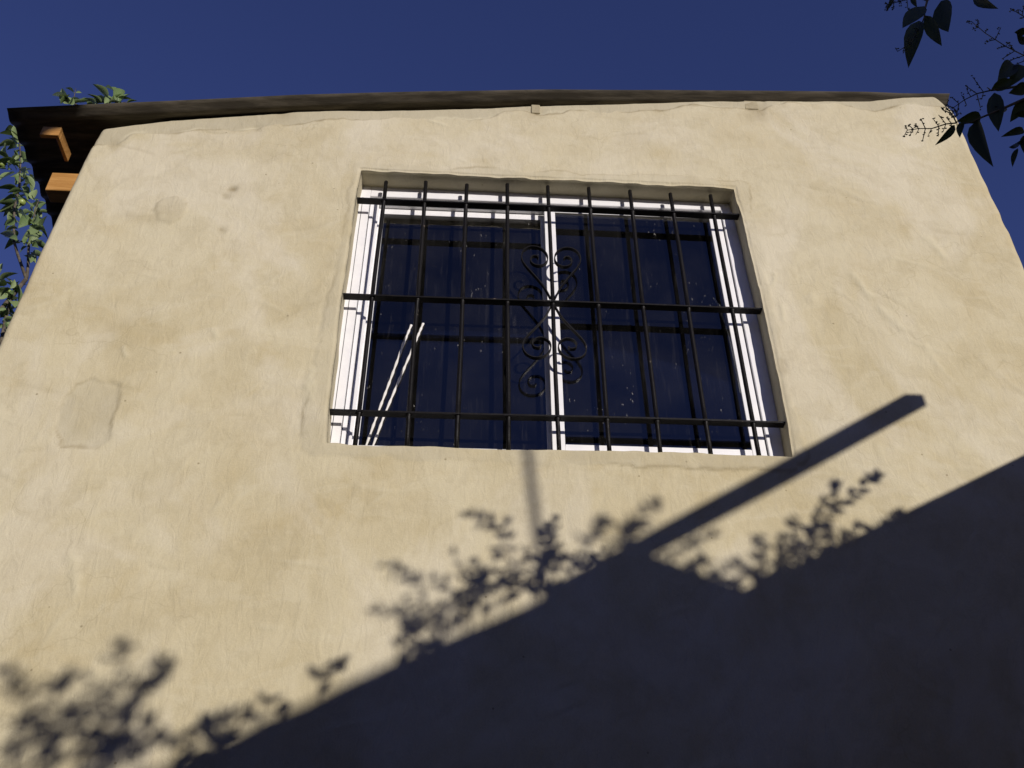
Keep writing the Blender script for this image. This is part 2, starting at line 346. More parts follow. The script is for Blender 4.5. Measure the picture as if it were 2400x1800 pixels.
# knocks and stains
for px, py, r, dp, br in ((543,443,0.010,0.006,0.7),(533,458,0.013,0.003,0.4),(516,538,0.010,0.003,0.5),(600,300,0.016,0.005,0.45),(1830,865,0.022,0.002,0.30),(1835,850,0.015,0.002,0.3),(1905,700,0.02,-0.003,0.0),(1775,262,0.035,0.003,0.42),(1755,272,0.03,0.002,0.30),(1255,262,0.03,0.003,0.25),(660,262,0.03,0.003,0.25),(265,335,0.02,0.003,0.3)):
    p = at(px, py, 0); d = np.hypot((wx-p.x), (wz-p.z)*0.8); e = np.exp(-(d/r)**2); Y += dp*e; B = np.maximum(B, br*e)
for px, py, qx, qy, r in ((1815,640,1812,665,0.006),(1828,715,1838,750,0.006),(735,870,722,905,0.012),(720,905,722,935,0.010),(500,775,512,788,0.006),(290,815,297,830,0.006),(1010,283,1040,293,0.006),(2000,640,2040,690,0.012),(2170,560,2210,600,0.014),(2060,720,2120,770,0.014),(170,1310,172,1390,0.012)):
    p = at(px, py, 0); q = at(qx, qy, 0); dx, dz_ = q.x-p.x, q.z-p.z
    t = np.clip(((wx-p.x)*dx+(wz-p.z)*dz_)/(dx*dx+dz_*dz_), 0, 1); d = np.hypot(wx-p.x-t*dx, wz-p.z-t*dz_); e = np.exp(-(d/r)**2)
    Y -= 0.003*e; W = np.maximum(W, 0.6*e)
# trowel ridges and chatter left in the coat
r3 = np.random.RandomState(17)
for k in range(150):
    cx, cz = r3.uniform(-1.2, 1.7), r3.uniform(2.1, 4.4); L = r3.uniform(0.02, 0.11); an = r3.normal(-0.75 if cx > 0.9 else 0.3, 0.55); bend = r3.uniform(-3, 3); rr_ = r3.uniform(0.0035, 0.008)
    q = (abs(X-cx) < L+.02) & (abs(Z-cz) < L+.02)
    u_ = (X[q]-cx)*math.cos(an)+(Z[q]-cz)*math.sin(an); v_ = -(X[q]-cx)*math.sin(an)+(Z[q]-cz)*math.cos(an)-bend*u_*u_
    e = np.exp(-(v_/rr_)**2)*np.clip(1-(u_/L)**2, 0, 1); sg = r3.choice([-1, -1, 1])
    Y[q] += sg*0.0016*e; W[q] = np.maximum(W[q], (0.35 if sg < 0 else 0)*e); B[q] = np.maximum(B[q], (0.12 if sg > 0 else 0)*e)
# rounded arrises
def rnd(d, r): d = np.clip(d, 0, r); return r-np.sqrt(np.maximum(r*r-(r-d)**2, 0))
Y += rnd(X-left_x(Z), 0.018)+rnd(right_x(Z)-X, 0.03)+rnd(top_z(X)-Z, 0.012)
inx = (X > -0.40) & (X < 0.90); inz = (Z > 2.85) & (Z < 3.99)
do = np.hypot(np.maximum(np.maximum(open_l(np.clip(Z,2.9,3.935))-X, X-open_r(np.clip(Z,2.9,3.935))), 0), np.maximum(np.maximum(sill_z(X)-Z, Z-lint_z(X)), 0))
rr = 0.006+0.003*vnoise(X*20, Z*20, 71)
Y += rnd(do, 0.008)*(0.8+0.5*vnoise(X*25, Z*25, 71))
nr, nc = X.shape
hole = (S[:-1,:-1] >= 1-1e-9) & (S[1:,1:] <= 2+1e-9) & (T[:-1,:-1] >= 1-1e-9) & (T[1:,1:] <= 2+1e-9)
idx = np.arange(nr*nc).reshape(nr, nc)
quads = np.stack([idx[:-1,:-1], idx[:-1,1:], idx[1:,1:], idx[1:,:-1]], -1)[~hole]
used = np.zeros(nr*nc, bool); used[quads.ravel()] = True
V = np.stack([X, Y, Z], -1).reshape(-1, 3); A = np.stack([G, B, W, np.ones_like(G)], -1).reshape(-1, 4)
remap = -np.ones(nr*nc, int); remap[used] = np.arange(used.sum()); V = V[used]; A = A[used]; quads = remap[quads]
Vl = [V]; Al = [A]; Ql = [quads]; cnt = len(V)
c1 = int(np.argmin(abs(CS-1))); c2 = int(np.argmin(abs(CS-2))); r1 = int(np.argmin(abs(RS-1))); r2 = int(np.argmin(abs(RS-2)))
ring = [idx[r1,c] for c in range(c1, c2)]+[idx[r,c2] for r in range(r1, r2)]+[idx[r2,c] for c in range(c2, c1, -1)]+[idx[r,c1] for r in range(r2, r1, -1)]
def extrude(ids, depths, closed, shrink=0.0, grey=0.0):
    """walk a boundary back into the wall thickness"""
    global cnt
    base = np.array([remap[i] for i in ids]); prev = base; P0 = V[base]; n = len(ids)
    for kk, yd in enumerate(depths):
        P = P0.copy(); P[:,1] = yd
        P[:,0] += 0.0012*vnoise(P0[:,2]*15+kk*3, P0[:,0]*15, 81); P[:,2] += 0.0012*vnoise(P0[:,0]*15+kk*3, P0[:,2]*15, 83)
        Vl.append(P); a = A[base].copy(); a[:,0] = np.maximum(a[:,0], grey); a[:,1] *= 0.3; Al.append(a)
        cur = np.arange(cnt, cnt+n); cnt += n
        if closed: nx = np.roll(np.arange(n), -1); Ql.append(np.stack([prev, cur, cur[nx], prev[nx]], -1))
        else: Ql.append(np.stack([prev[:-1], cur[:-1], cur[1:], prev[1:]], -1))
        prev = cur
extrude(ring, (0.018,0.035,0.055,0.075,0.13,0.18), True, grey=0.4)
extrude([idx[r,0] for r in range(nr)], (0.03,0.05), False)
extrude([idx[r,nc-1] for r in range(nr)][::-1], (0.04,0.05), False)
extrude([idx[nr-1,c] for c in range(nc)], (0.03,0.18), False, grey=0.4)
V = np.concatenate(Vl); A = np.concatenate(Al); Q = np.concatenate(Ql)
hx = ORG[house.name]
me = bpy.data.meshes.new('front_wall'); me.vertices.add(len(V)); me.vertices.foreach_set('co', (V-np.array(hx)).ravel())
me.loops.add(Q.size); me.loops.foreach_set('vertex_index', Q.ravel().astype(np.int32))
me.polygons.add(len(Q)); me.polygons.foreach_set('loop_start', np.arange(0, Q.size, 4, dtype=np.int32))
me.update(calc_edges=True); me.validate()
me.polygons.foreach_set('use_smooth', [True]*len(me.polygons))
ca_ = me.color_attributes.new('patch', 'FLOAT_COLOR', 'POINT'); ca_.data.foreach_set('color', A.ravel())
me.materials.append(M_WALL)
fw = bpy.data.objects.new('front_wall', me); COL.objects.link(fw); fw.parent = house; ORG[fw.name] = hx
# inner leaf of the front wall round the opening, the other walls, floor
def roof_z(x): return float(I(x, WT_X, WT_Z)) if -1.19 < x < 1.6 else 4.096+(x+1.19)*0.115 if x <= -1.19 else 4.478+(x-1.6)*0.06
b_ = MB()
for x0, x1, z0, z1 in ((-1.20,-0.40,0,4.07),(0.90,1.66,0,4.38),(-0.40,0.90,0,2.86),(-0.40,0.90,3.99,4.14)):
    b_.box((x0,0.1801,z0), (x1,0.20,z1))
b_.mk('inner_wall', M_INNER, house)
MB().box((-1.225,0.051,0), (-1.08,2.75,4.06)).mk('side_wall', M_PLAIN, house)
MB().box((1.55,0.051,0), (1.695,2.75,4.40)).mk('side_wall', M_PLAIN, house)
MB().box((-1.079,2.60,0), (1.549,2.75,4.12)).mk('back_wall', M_PLAIN, house)
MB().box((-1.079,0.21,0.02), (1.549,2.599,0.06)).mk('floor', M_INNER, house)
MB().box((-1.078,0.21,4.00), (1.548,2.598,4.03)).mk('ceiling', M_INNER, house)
# corrugated roof sheet
RX = np.linspace(-1.475, 1.705, 70); NY = 240; PITCHW = 0.076
EX = [-1.475,-1.43,-0.98,-0.58,-0.16,0.27,0.72,1.10,1.40,1.53,1.705]
EY = [-0.050,-0.050,-0.050,-0.045,-0.040,-0.033,-0.025,-0.018,-0.013,-0.006,-0.003]
EZ = [4.102,4.110,4.177,4.248,4.304,4.358,4.399,4.434,4.459,4.470,4.486]
V_ = []; F_ = []
for side in (0, 1):
    for i, x in enumerate(RX):
        ye = I(x, EX, EY); zc = I(x, EX, EZ)-0.0085
        for j in range(NY+1):
            y = ye+2.95*j/NY
            z = zc+0.0085*math.cos(2*math.pi*(y-ye)/PITCHW)+0.0010*vnoise(np.array(x*6.0), np.array(y*6.0), 90)-0.01*y
            V_.append((x+(0.004*math.sin(y*9) if i in (0, len(RX)-1) else 0), y, float(z)+side*0.0016))
n1 = len(RX)*(NY+1)
for i in range(len(RX)-1):
    for j in range(NY):
        a = i*(NY+1)+j; b = a+NY+1
        F_.append((a, a+1, b+1, b)); F_.append((n1+a, n1+b, n1+b+1, n1+a+1))
    a = i*(NY+1); b = a+NY+1; F_.append((a, b, n1+b, n1+a))
for j in range(NY):
    F_.append((j, n1+j, n1+j+1, j+1)); a = (len(RX)-1)*(NY+1)+j; F_.append((a, a+1, n1+a+1, n1+a))
roof = mk('roof', V_, F_, M_SHEET, house, smooth=True); tag(roof, 'thin weathered corrugated metal roof sheet')
p0 = at(93, 313, -0.02); p1 = at(122, 294, -0.02)
MB().box((p0.x, -0.02, p0.z-0.004), (p0.x+0.058, -0.006, p0.z+0.036), 0.001).mk('purlin_lit_end', M_WOOD, roof)  # purlin cut down to its lit faces, open below so the underside reads dark
MB().box((p0.x+0.047, -0.0055, p0.z-0.004), (p0.x+0.058, 0.085, p0.z+0.034), 0.001).mk('purlin_lit_side', M_WOOD, roof)
ra_ = MB(); a = at(101, 444, 0.11); b = at(108, 409, 0.11)
ra_.box((a.x+0.005, 0.11, a.z), (-1.228, 0.165, b.z+0.012), 0.002); ra_.mk('rafter', M_WOOD, roof)
for yy in (0.95, 1.8):
    MB().box((a.x+0.005, yy, a.z), (-1.228, yy+0.055, b.z+0.012), 0.002).mk('rafter', M_WOOD, roof)
for px, py, wd in ((705,268,0.030),(1256,249,0.030),(1762,240,0.048)):
    p = at(px, py, -0.004)
    o = MB().box((p.x-wd/2, 0.0050, p.z-0.024), (p.x+wd/2, 0.05, p.z+0.022), 0.002).mk('beam_end', M_OLDWOOD, roof)

# ------------------------------------------------------------------ the window
FX0, FX1, FZ0, FZ1 = -0.362, 0.862, 2.885, 3.952
def ring_frame(mb, x0, x1, z0, z1, wl, wr, wb, wt, y0, y1, bev=0.0015):
    mb.box((x0,y0,z0), (x0+wl,y1,z1), bev); mb.box((x1-wr,y0,z0), (x1,y1,z1), bev)
    mb.box((x0+wl+0.0003,y0+0.0005,z0), (x1-wr-0.0003,y1,z0+wb), bev); mb.box((x0+wl+0.0003,y0+0.0005,z1-wt), (x1-wr-0.0003,y1,z1), bev)
fm = MB()
ring_frame(fm, FX0, FX1, FZ0, FZ1, 0.040, 0.053, 0.055, 0.055, 0.070, 0.0845)
ring_frame(fm, FX0+0.001, FX1-0.001, FZ0, FZ1-0.001, 0.052, 0.050, 0.050, 0.056, 0.0848, 0.0998)
ring_frame(fm, FX0+0.002, FX1-0.002, FZ0, FZ1-0.002, 0.065, 0.048, 0.045, 0.060, 0.1001, 0.170)
window = fm.mk('window', M_WHITE, house); tag(window, 'white aluminium sliding window with two dark panes')
def sash(x0, x1, z0, z1, wl, wr, wb, wt, y):
    s_ = MB(); ring_frame(s_, x0, x1, z0, z1, wl, wr, wb, wt, y, y+0.0065, 0.001)
    o = s_.mk('sash', M_WHITE, window)
    g = MB().box((x0+wl-0.004, y+0.0012, z0+wb-0.004), (x1-wr+0.004, y+0.0048, z1-wt+0.004)).mk('pane', M_GLASS, window)
    return o, g
sash(-0.3145, 0.262, 2.925, 3.889, 0.037, 0.038, 0.030, 0.025, 0.1130)
sash(0.234, 0.8065, 2.925, 3.893, 0.034, 0.039, 0.0415, 0.029, 0.0780)
M_GAP_SHADE = simple('gap_grey', (0.05,0.05,0.05), (0.09,0.09,0.09), 0.7)  # dark strips drawn as the shadow gaps between the frame steps
for xs_, y_ in ((-0.3218,0.0838),(-0.3098,0.0992),(-0.3455,0.0694)):
    MB().box((xs_,y_,2.94), (xs_+0.0018,y_+0.0012,3.89)).mk('gap_shade', M_GAP_SHADE, window)
# the groove down the middle of the meeting stile and a latch
MB().box((0.2478,0.0766,2.98), (0.2518,0.0779,3.85)).mk('groove_strip', simple('gap_grey',(0.10,0.10,0.10),(0.14,0.14,0.14)), window)
# crumpled film along the edge of the right pane
fl = MB(); rn = random.Random(4); pts = [(1676,700),(1684,712),(1692,735),(1701,760),(1709,790),(1717,830),(1724,870),(1735,920)]
prev = None
for k, (a_, b_) in enumerate(pts):
    c = at(a_, b_, 0.0775); wd = (0.010,0.007,0.003,0.003,0.002,0.002,0.0015,0.001)[k]
    cur = [c+Vector((-wd*rn.uniform(.5,1), rn.uniform(0,.004), 0.004)), c+Vector((rn.uniform(-.002,.002), -0.004*rn.random(), 0)), c+Vector((wd*rn.uniform(.3,.8), rn.uniform(0,.004), -0.003))]
    if prev: fl.add(prev+cur, [(0,1,4,3),(1,2,5,4)])
    prev = cur
fl.mk('plastic_film', M_FILM, window)

# ------------------------------------------------------------------ the grille
grille = empty('window_grille', (0,0,0), house); tag(grille, 'black iron grille with scrolls in the middle')
GY = 0.03
bars = [-0.2740,-0.1452,-0.0168,0.1136,0.2440,0.3753,0.5070,0.6386,0.7672]
tops = [3.922,3.930,3.923,3.932,3.930,3.931,3.927,3.921,3.921]
CZ = [(3.8290,3.8250),(3.4225,3.4235),(3.0125,3.0170)]
rn = random.Random(2)
for k, x in enumerate(bars):
    zb = 2.893; P = []; tl = rn.uniform(-.0015,.0015)
    for i in range(13):
        t = i/12; z = zb+(tops[k]-zb)*t
        P.append((x+tl*(t-.5)*2+0.0008*math.sin(k*2.1+i*.7), GY+0.0008*math.cos(k+i), z))
    R = [0.0062]*13
    for za, zb in CZ:                                     # weld collars at the crossbars
        zc = za+(zb-za)*((x+0.372)/1.244)
        for dz, r_ in ((-0.009,0.0062),(-0.004,0.0088),(0.0035,0.0092),(0.008,0.0062)):
            i = next(q for q in range(len(P)) if P[q][2] > zc+dz)
            P.insert(i, (P[i][0], P[i][1], zc+dz)); R.insert(i, r_*(1 if r_ < .007 else rn.uniform(.85,1.1)))
    P.append((P[-1][0], P[-1][1], tops[k]+0.0035)); R.append(0.003)
    MB().tube(P, R, 10).mk('rod', M_IRON, grille, smooth=True)
for za, zb in CZ:
    c = MB(); n = 14; V_ = []; F_ = []
    for i in range(n+1):
        t = i/n; x = -0.372+t*(0.872+0.372); z = za+(zb-za)*t+0.0012*math.sin(t*7+za)
        V_ += [(x,GY-0.0115,z-0.0025),(x,GY+0.0115,z-0.0025),(x,GY+0.0115,z+0.0025),(x,GY-0.0115,z+0.0025)]
        if i: F_ += [tuple((i-1)*4+q for q in (k, (k+1) % 4))+tuple(i*4+q for q in ((k+1) % 4, k)) for k in range(4)]
    c.add(V_, F_+[(3,2,1,0),(n*4,n*4+1,n*4+2,n*4+3)]); c.mk('crossbar', M_IRON, grille)
# scrolls: flat strip bent into a heart half; control points in the grille's plane from the meeting point outwards
ctrl = [(0.004,0.018),(0.022,0.062),(0.048,0.105),(0.076,0.148),(0.087,0.178),(0.083,0.207),(0.066,0.226),(0.043,0.229),(0.021,0.217),(0.0085,0.192),(0.011,0.166),(0.028,0.150),(0.048,0.152),(0.060,0.168),(0.056,0.186),(0.042,0.190),(0.036,0.182)]
def catmull(P, n=6):
    out = []; P = [np.array(p) for p in P]; P = [2*P[0]-P[1]]+P+[2*P[-1]-P[-2]]
    for i in range(1, len(P)-2):
        for k in range(n):
            t = k/n; a, b, c, d = P[i-1:i+3]
            out.append(0.5*((2*b)+(-a+c)*t+(2*a-5*b+4*c-d)*t*t+(-a+3*b-3*c+d)*t**3))
    out.append(P[-2]); return out
def scroll(sx, sz, zc, sc_):
    C = catmull(ctrl); V_ = []; F_ = []; th = 0.0016; wd = 0.006; m = len(C)
    for i, c in enumerate(C):
        t = C[min(i+1,m-1)]-C[max(i-1,0)]; t = t/np.hypot(*t); nn = np.array((-t[1], t[0]))
        for o, yy in ((-th,-wd),(th,-wd),(th,wd),(-th,wd)):
            q = c+nn*o; V_.append((0.244+sx*(q[0]+0.003)*0.98, GY+yy-0.002, zc+sz*q[1]*sc_))
        if i: F_ += [((i-1)*4+k, (i-1)*4+(k+1) % 4, i*4+(k+1) % 4, i*4+k) for k in range(4)]
    F_ += [(3,2,1,0), tuple(range((m-1)*4, m*4))]
    mk('scroll', V_, F_, M_IRON, grille)
for sx in (-1, 1):
    scroll(sx, 1, 3.4235, 0.985); scroll(sx, -1, 3.4225, 0.90)

# ------------------------------------------------------------------ cords against the left pane
def cord(name, pts, y, label):
    P = [at(a, b, y) for a, b in pts]; Q = []
    for i in range(len(P)-1):
        for k in range(10): Q.append(P[i].lerp(P[i+1], k/10))
    Q.append(P[-1])
    R = [0.0034+0.0009*math.sin(i*2.1) for i in range(len(Q))]
    o = MB().tube(Q, R, 8).mk(name, M_CORD, None, True, loc=tuple(P[0])); tag(o, label, 'cord', 'cords across the left pane')
cord('cord', [(852,1062),(885,970),(915,890),(944,810),(964,762)], 0.108, 'twisted white cord leaning across the left pane, the one nearer the frame')
cord('cord', [(868,1062),(902,970),(940,880),(974,800),(992,758)], 0.108, 'twisted white cord leaning across the left pane, the one farther from the frame')

# ------------------------------------------------------------------ foliage helpers
def leaf_mesh(name, mat, wr=0.45, fold=0.25, curl=0.25, n=6, tip=1.3):
    """unit leaf along +Y, width along X, blade normal +Z"""
    V_ = [(0,0,0)]; F_ = []
    for i in range(1, n):
        t = i/n; wdt = wr*0.5*(math.sin(math.pi*t**0.85))**0.8*(1.0 if t < .5 else (1-(t-.5)**tip*0.55)); zc = -curl*t*t
        V_ += [(-wdt, t, zc+fold*wdt), (0, t, zc), (wdt, t, zc+fold*wdt)]
    V_.append((0, 1, -curl)); L = len(V_)-1
    F_ += [(0,2,1),(0,3,2)]
    for i in range(n-2):
        a = 1+3*i; b = a+3; F_ += [(a,a+1,b+1,b),(a+1,a+2,b+2,b+1)]
    a = 1+3*(n-2); F_ += [(a,a+1,L),(a+1,a+2,L)]
    m = bpy.data.meshes.new(name); m.from_pydata(V_, [], F_); m.materials.append(mat)
    m.polygons.foreach_set('use_smooth', [True]*len(m.polygons)); return m
def leaf_matrix(base, tip, nrm, wscale=1.0):
    y = Vector(tip)-Vector(base); L = y.length; y.normalize(); z = Vector(nrm); z = (z-y*z.dot(y))
    z = z.normalized() if z.length > 1e-5 else y.orthogonal().normalized(); x = y.cross(z)
    m = Matrix((x*L*wscale, y*L, z*L)).transposed().to_4x4(); m.translation = Vector(base); return m
def put_leaf(me, base, tip, nrm, parent, ws=1.0):
    o = bpy.data.objects.new('leaf', me); COL.objects.link(o); o.parent = parent
    m = leaf_matrix(base, tip, nrm, ws); m.translation -= ORG[parent.name]; o.matrix_local = m; return o
def rvec(rn): return Vector((rn.uniform(-1,1), rn.uniform(-1,1), rn.uniform(-1,1)))

# ------------------------------------------------------------------ fruit tree to the left of the house
LM = [leaf_mesh('apple_leaf_a', M_LEAF, 0.44, 0.8, 0.30), leaf_mesh('apple_leaf_b', M_LEAF, 0.40, 1.1, 0.5), leaf_mesh('apple_leaf_c', M_LEAF, 0.48, 0.6, 0.18)]
tree = tag(empty('fruit_tree', (-2.35, 1.25, 0)), 'fruit tree with green leaves and small green apples beside the left wall', 'tree')
TY = 1.05
z5 = lambda a, b, y=TY: at(a/5.183, 160+b/5.183, y)
z6 = lambda a, b, y=TY: at(a/4.366, 440+b/4.366, y)
trunk = MB().tube([(-2.35,1.25,-0.05),(-2.33,1.24,0.8),(-2.38,1.22,1.8),(-2.33,1.2,2.6)], [0.085,0.07,0.06,0.05], 10).mk('trunk', M_BARK, tree, True)
fork = z6(270, 930)
br = []
br.append(([(-2.33,1.2,2.6),(-2.28,1.15,3.2),tuple(fork.lerp(Vector((-2.28,1.15,3.2)),.4)),tuple(fork)], [0.04,0.03,0.02,0.014]))
br.append(([tuple(z6(*p)) for p in ((270,930),(240,850),(180,680),(145,550),(140,380),(150,200),(195,0))]+[tuple(z5(*p)) for p in ((245,1280),(250,1100),(235,850),(170,690))], [0.012,0.011,0.010,0.009,0.009,0.008,0.008,0.007,0.006,0.005,0.003]))
br.append(([tuple(z6(*p)) for p in ((275,920),(288,800),(292,640),(302,540),(330,400),(350,280),(372,190),(400,120))], [0.011,0.010,0.009,0.008,0.007,0.006,0.004,0.003]))
br.append(([(-2.28,1.15,3.2)]+[tuple(z6(*p)) for p in ((20,1560),(60,1330),(110,1150),(140,1050),(150,960))], [0.025,0.016,0.012,0.009,0.006,0.003]))
TOPY = 1.5
z5t = lambda a, b: z5(a, b, TOPY)
def over(*pts): return [tuple(z5t(*p)) for p in pts]
br.append(([(-2.33,1.2,2.6),(-1.98,1.6,3.3),(-1.85,1.65,4.4)]+over((1150,640),(1100,520),(900,430),(893,390),(921,245)), [0.03,0.026,0.022,0.016,0.011,0.007,0.005,0.002]))
br.append((over((1150,640),(1290,470),(1330,420),(1390,320),(1400,270)), [0.012,0.009,0.007,0.004,0.002]))
br.append((over((1290,480),(1420,430),(1560,405)), [0.008,0.005,0.002]))
boughs = []
for P, R in br: boughs.append(MB().tube(P, [r*.62 for r in R], 7).mk('branch', M_BARK, tree, True))
rn = random.Random(12)
def tree_leaf(b, t, y0, parent, zf):
    base = zf(*b); tip = zf(*t); tip += (tip-base)*0.18+Vector((0, rn.uniform(-.05,.05), 0))
    put_leaf(rn.choice(LM), base, tip, Vector((rn.uniform(-1,1), rn.uniform(-.7,.2), rn.uniform(0.4,1))), parent, rn.uniform(.85,1.15)*(0.85 if y0 == TOPY else 1.1))
L_over = [((890,430),(700,300)),((900,300),(830,240)),((920,300),(985,262)),((960,420),(1100,360)),((940,400),(1010,345)),((1300,430),(1120,295)),((1310,370),(1205,245)),((1400,300),(1320,190)),((1400,400),(1490,240)),((1420,400),(1570,360)),((1540,420),(1650,400)),((1180,420),(1090,370)),((740,440),(830,370)),((1230,430),(1160,380)),((1380,420),(1400,330)),((1330,440),(1310,300)),((860,440),(740,300)),((1450,440),(1540,330)),((1050,440),(1140,410)),((1480,440),(1420,380))]
for b, t in L_over: tree_leaf(b, t, TOPY, boughs[5] if b[0] > 1150 else boughs[4], z5t)
L_5 = [((180,740),(90,685)),((240,850),(55,810)),((200,930),(20,905)),((90,1060),(30,930)),((200,960),(130,900)),((250,1000),(285,1090)),((110,1110),(0,1070)),((170,1090),(90,1060)),((230,1200),(40,1130)),((180,1270),(20,1390)),((190,1300),(225,1380)),((260,1290),(290,1190)),((300,1260),(355,1200)),((310,1290),(385,1400)),((230,1520),(70,1455)),((300,1380),(415,1440)),((330,1600),(300,1480)),((400,1600),(430,1490)),((200,1640),(20,1650)),((240,880),(170,740)),((245,1050),(160,1150)),((250,1130),(330,1080)),((245,1000),(170,1000)),((90,1180),(-40,1150)),((250,1230),(150,1270)),((280,1330),(350,1290))]
for b, t in L_5: tree_leaf(b, t, TY, boughs[1], z5)
L_6 = [((160,180),(10,170)),((150,230),(60,320)),((200,250),(250,320)),((140,330),(35,400)),((145,330),(190,350)),((390,230),(420,160)),((360,190),(395,240)),((280,340),(470,350)),((280,380),(350,370)),((290,420),(235,510)),((160,430),(120,440)),((280,480),(370,520)),((420,420),(480,360)),((380,560),(440,540)),((330,600),(390,650)),((300,700),(335,770)),((300,300),(240,420)),((330,330),(420,420)),((345,280),(270,250)),((330,420),(400,500)),((300,560),(365,590)),((310,480),(250,420)),((160,250),(215,210)),((360,260),(300,190)),((355,130),(330,60)),((400,440),(360,560)),((330,690),(380,600))]
for b, t in L_6: tree_leaf(b, t, TY, boughs[2] if b[0] > 255 else boughs[1], z6)
L_b = [((0,960),(150,890)),((60,920),(135,970)),((0,1010),(80,1000)),((0,1060),(100,1060)),((190,1080),(130,1020)),((200,1130),(90,1100)),((0,1140),(60,1160)),((20,1250),(130,1230)),((0,1330),(100,1290)),((180,1180),(230,1040)),((0,1440),(40,1400)),((0,1500),(30,1480)),((110,1150),(20,1060)),((140,1050),(180,1000)),((80,1280),(150,1330)),((60,1330),(-30,1260)),((110,1160),(180,1240)),((70,1280),(10,1200)),((40,1420),(100,1370)),((130,1080),(60,1030)),((-20,900),(20,810)),((100,1200),(30,1190))]
for b, t in L_b: tree_leaf(b, t, TY, boughs[3], z6)
STEM = [(2,[(330,400),(350,280),(372,190),(302,540),(340,330),(292,640)]), (1,[(140,380),(150,200),(195,0),(160,120),(145,500)]), (3,[(110,1150),(140,1050),(60,1330),(80,1240),(40,1420),(20,1100),(10,1000)])]
for bi, pts in STEM:
    for (a, b) in pts:
        for k in range(5):
            aa = a+rn.uniform(-45,45); bb = b+rn.uniform(-60,60); an = rn.uniform(0, 2*math.pi); LL = rn.uniform(95,150)
            yy = TY+rn.uniform(-.16,.20); base = z6(aa, bb, yy); tip = z6(aa+LL*math.cos(an), bb+LL*0.7*math.sin(an)-15, yy+rn.uniform(-.04,.04))
            put_leaf(rn.choice(LM), base, tip, Vector((rn.uniform(-1,1), rn.uniform(-.8,.2), rn.uniform(0.3,1))), boughs[bi], rn.uniform(.85,1.15))
for k in range(34):
    a, b = rn.choice([(245,1280),(250,1100),(240,950),(235,850),(150,1150),(330,1350)]); aa = a+rn.uniform(-90,60); bb = b+rn.uniform(-70,70); an = rn.uniform(0, 2*math.pi); LL = rn.uniform(75,130)
    yy = TY+rn.uniform(-.12,.20); base = z5(aa, bb, yy); tip = z5(aa+LL*math.cos(an), bb+LL*0.7*math.sin(an)-15, yy+rn.uniform(-.04,.04))
    put_leaf(rn.choice(LM), base, tip, Vector((rn.uniform(-1,1), rn.uniform(-.8,.2), rn.uniform(0.3,1))), boughs[1], rn.uniform(.85,1.15))
for k in range(16):
    a, b = rn.choice([(900,420),(860,430),(1300,420),(1340,400),(1180,440),(1450,420),(1060,440)]); an = rn.uniform(math.pi*1.05, math.pi*1.95); LL = rn.uniform(90,150)
    yy = TOPY+rn.uniform(-.1,.2); base = z5(a+rn.uniform(-40,40), b+10, yy); tip = z5(a+LL*math.cos(an), b+LL*0.8*math.sin(an), yy)
    put_leaf(rn.choice(LM), base, tip, Vector((rn.uniform(-1,1), rn.uniform(-.8,.2), rn.uniform(0.3,1))), boughs[4], rn.uniform(.75,1.0))
# leaves outside the picture fill up the crown
for k in range(70):
    bb = boughs[rn.choice((1,3))]; c = Vector((rn.uniform(-3.0,-2.42), rn.uniform(.8,1.7), rn.uniform(3.0,5.0)))
    put_leaf(rn.choice(LM), c, c+rvec(rn).normalized()*0.075, rvec(rn)+Vector((0,-.3,1)), bb)
def fruit(c, r, parent):
    V_ = []; F_ = []; nu, nv = 12, 9
    for i in range(nv+1):
        a = math.pi*i/nv; rr = r*math.sin(a)*(1+0.05*math.cos(a)); zz = r*0.95*math.cos(a)-r*0.30*math.exp(-(math.sin(a)/0.35)**2)*(1 if math.cos(a) > 0 else -0.6)
        V_ += [(c.x+rr*math.cos(2*math.pi*k/nu), c.y+rr*math.sin(2*math.pi*k/nu), c.z+zz) for k in range(nu)]
    for i in range(nv):
        F_ += [(i*nu+k, (i+1)*nu+k, (i+1)*nu+(k+1) % nu, i*nu+(k+1) % nu) for k in range(nu)]
    mk('fruit', V_, F_, M_FRUIT, parent, True)
fruit(z6(222,152), 0.0175, boughs[2]); fruit(z5(20,1172), 0.0175, boughs[1]); fruit(z6(95,1075), 0.014, boughs[3])

# ------------------------------------------------------------------ privet overhanging on the right (in the neighbour's shade)
PM = [leaf_mesh('privet_leaf_a', M_PRIVET, 0.42, 0.35, 0.2), leaf_mesh('privet_leaf_b', M_PRIVET, 0.42, 0.5, 0.3), leaf_mesh('privet_leaf_c', M_PRIVET, 0.42, 0.2, 0.05)]
privet = tag(empty('privet_tree', (1.45, -2.75, 0)), 'dark privet branches with flower sprays hanging in at the upper right', 'tree')
PY = -1.45
z7 = lambda a, b, y=PY: at(2000+a/4.1475, b/4.1475, y)
hub = z7(2150, 350, -1.62)
MB().tube([(1.45,-2.75,-0.05),(1.47,-2.7,0.9),(1.42,-2.62,1.7),(1.30,-2.45,2.3)], [0.06,0.05,0.04,0.03], 10).mk('trunk', M_BARK, privet, True)
tw = []
def twig(P, R): o = MB().tube([tuple(p) for p in P], [R[0]]+[r*.55 for r in R[1:]], 7).mk('branch', M_STEM, privet, True); tw.append(o); return o
twig([Vector((1.30,-2.45,2.3)), Vector((1.05,-2.0,2.55)), hub], [0.025,0.015,0.008])
twig([hub, z7(1900,-250,-1.55), z7(1300,-250), z7(860,-90), z7(720,0), z7(695,90), z7(690,170), z7(650,260)], [0.006,0.0045,0.0035,0.003,0.0025,0.002,0.0016,0.0008])
twig([hub, z7(1800,760), z7(1659,830), z7(1480,860), z7(1340,880), z7(1300,850)], [0.006,0.0035,0.0028,0.0022,0.0016,0.0008])
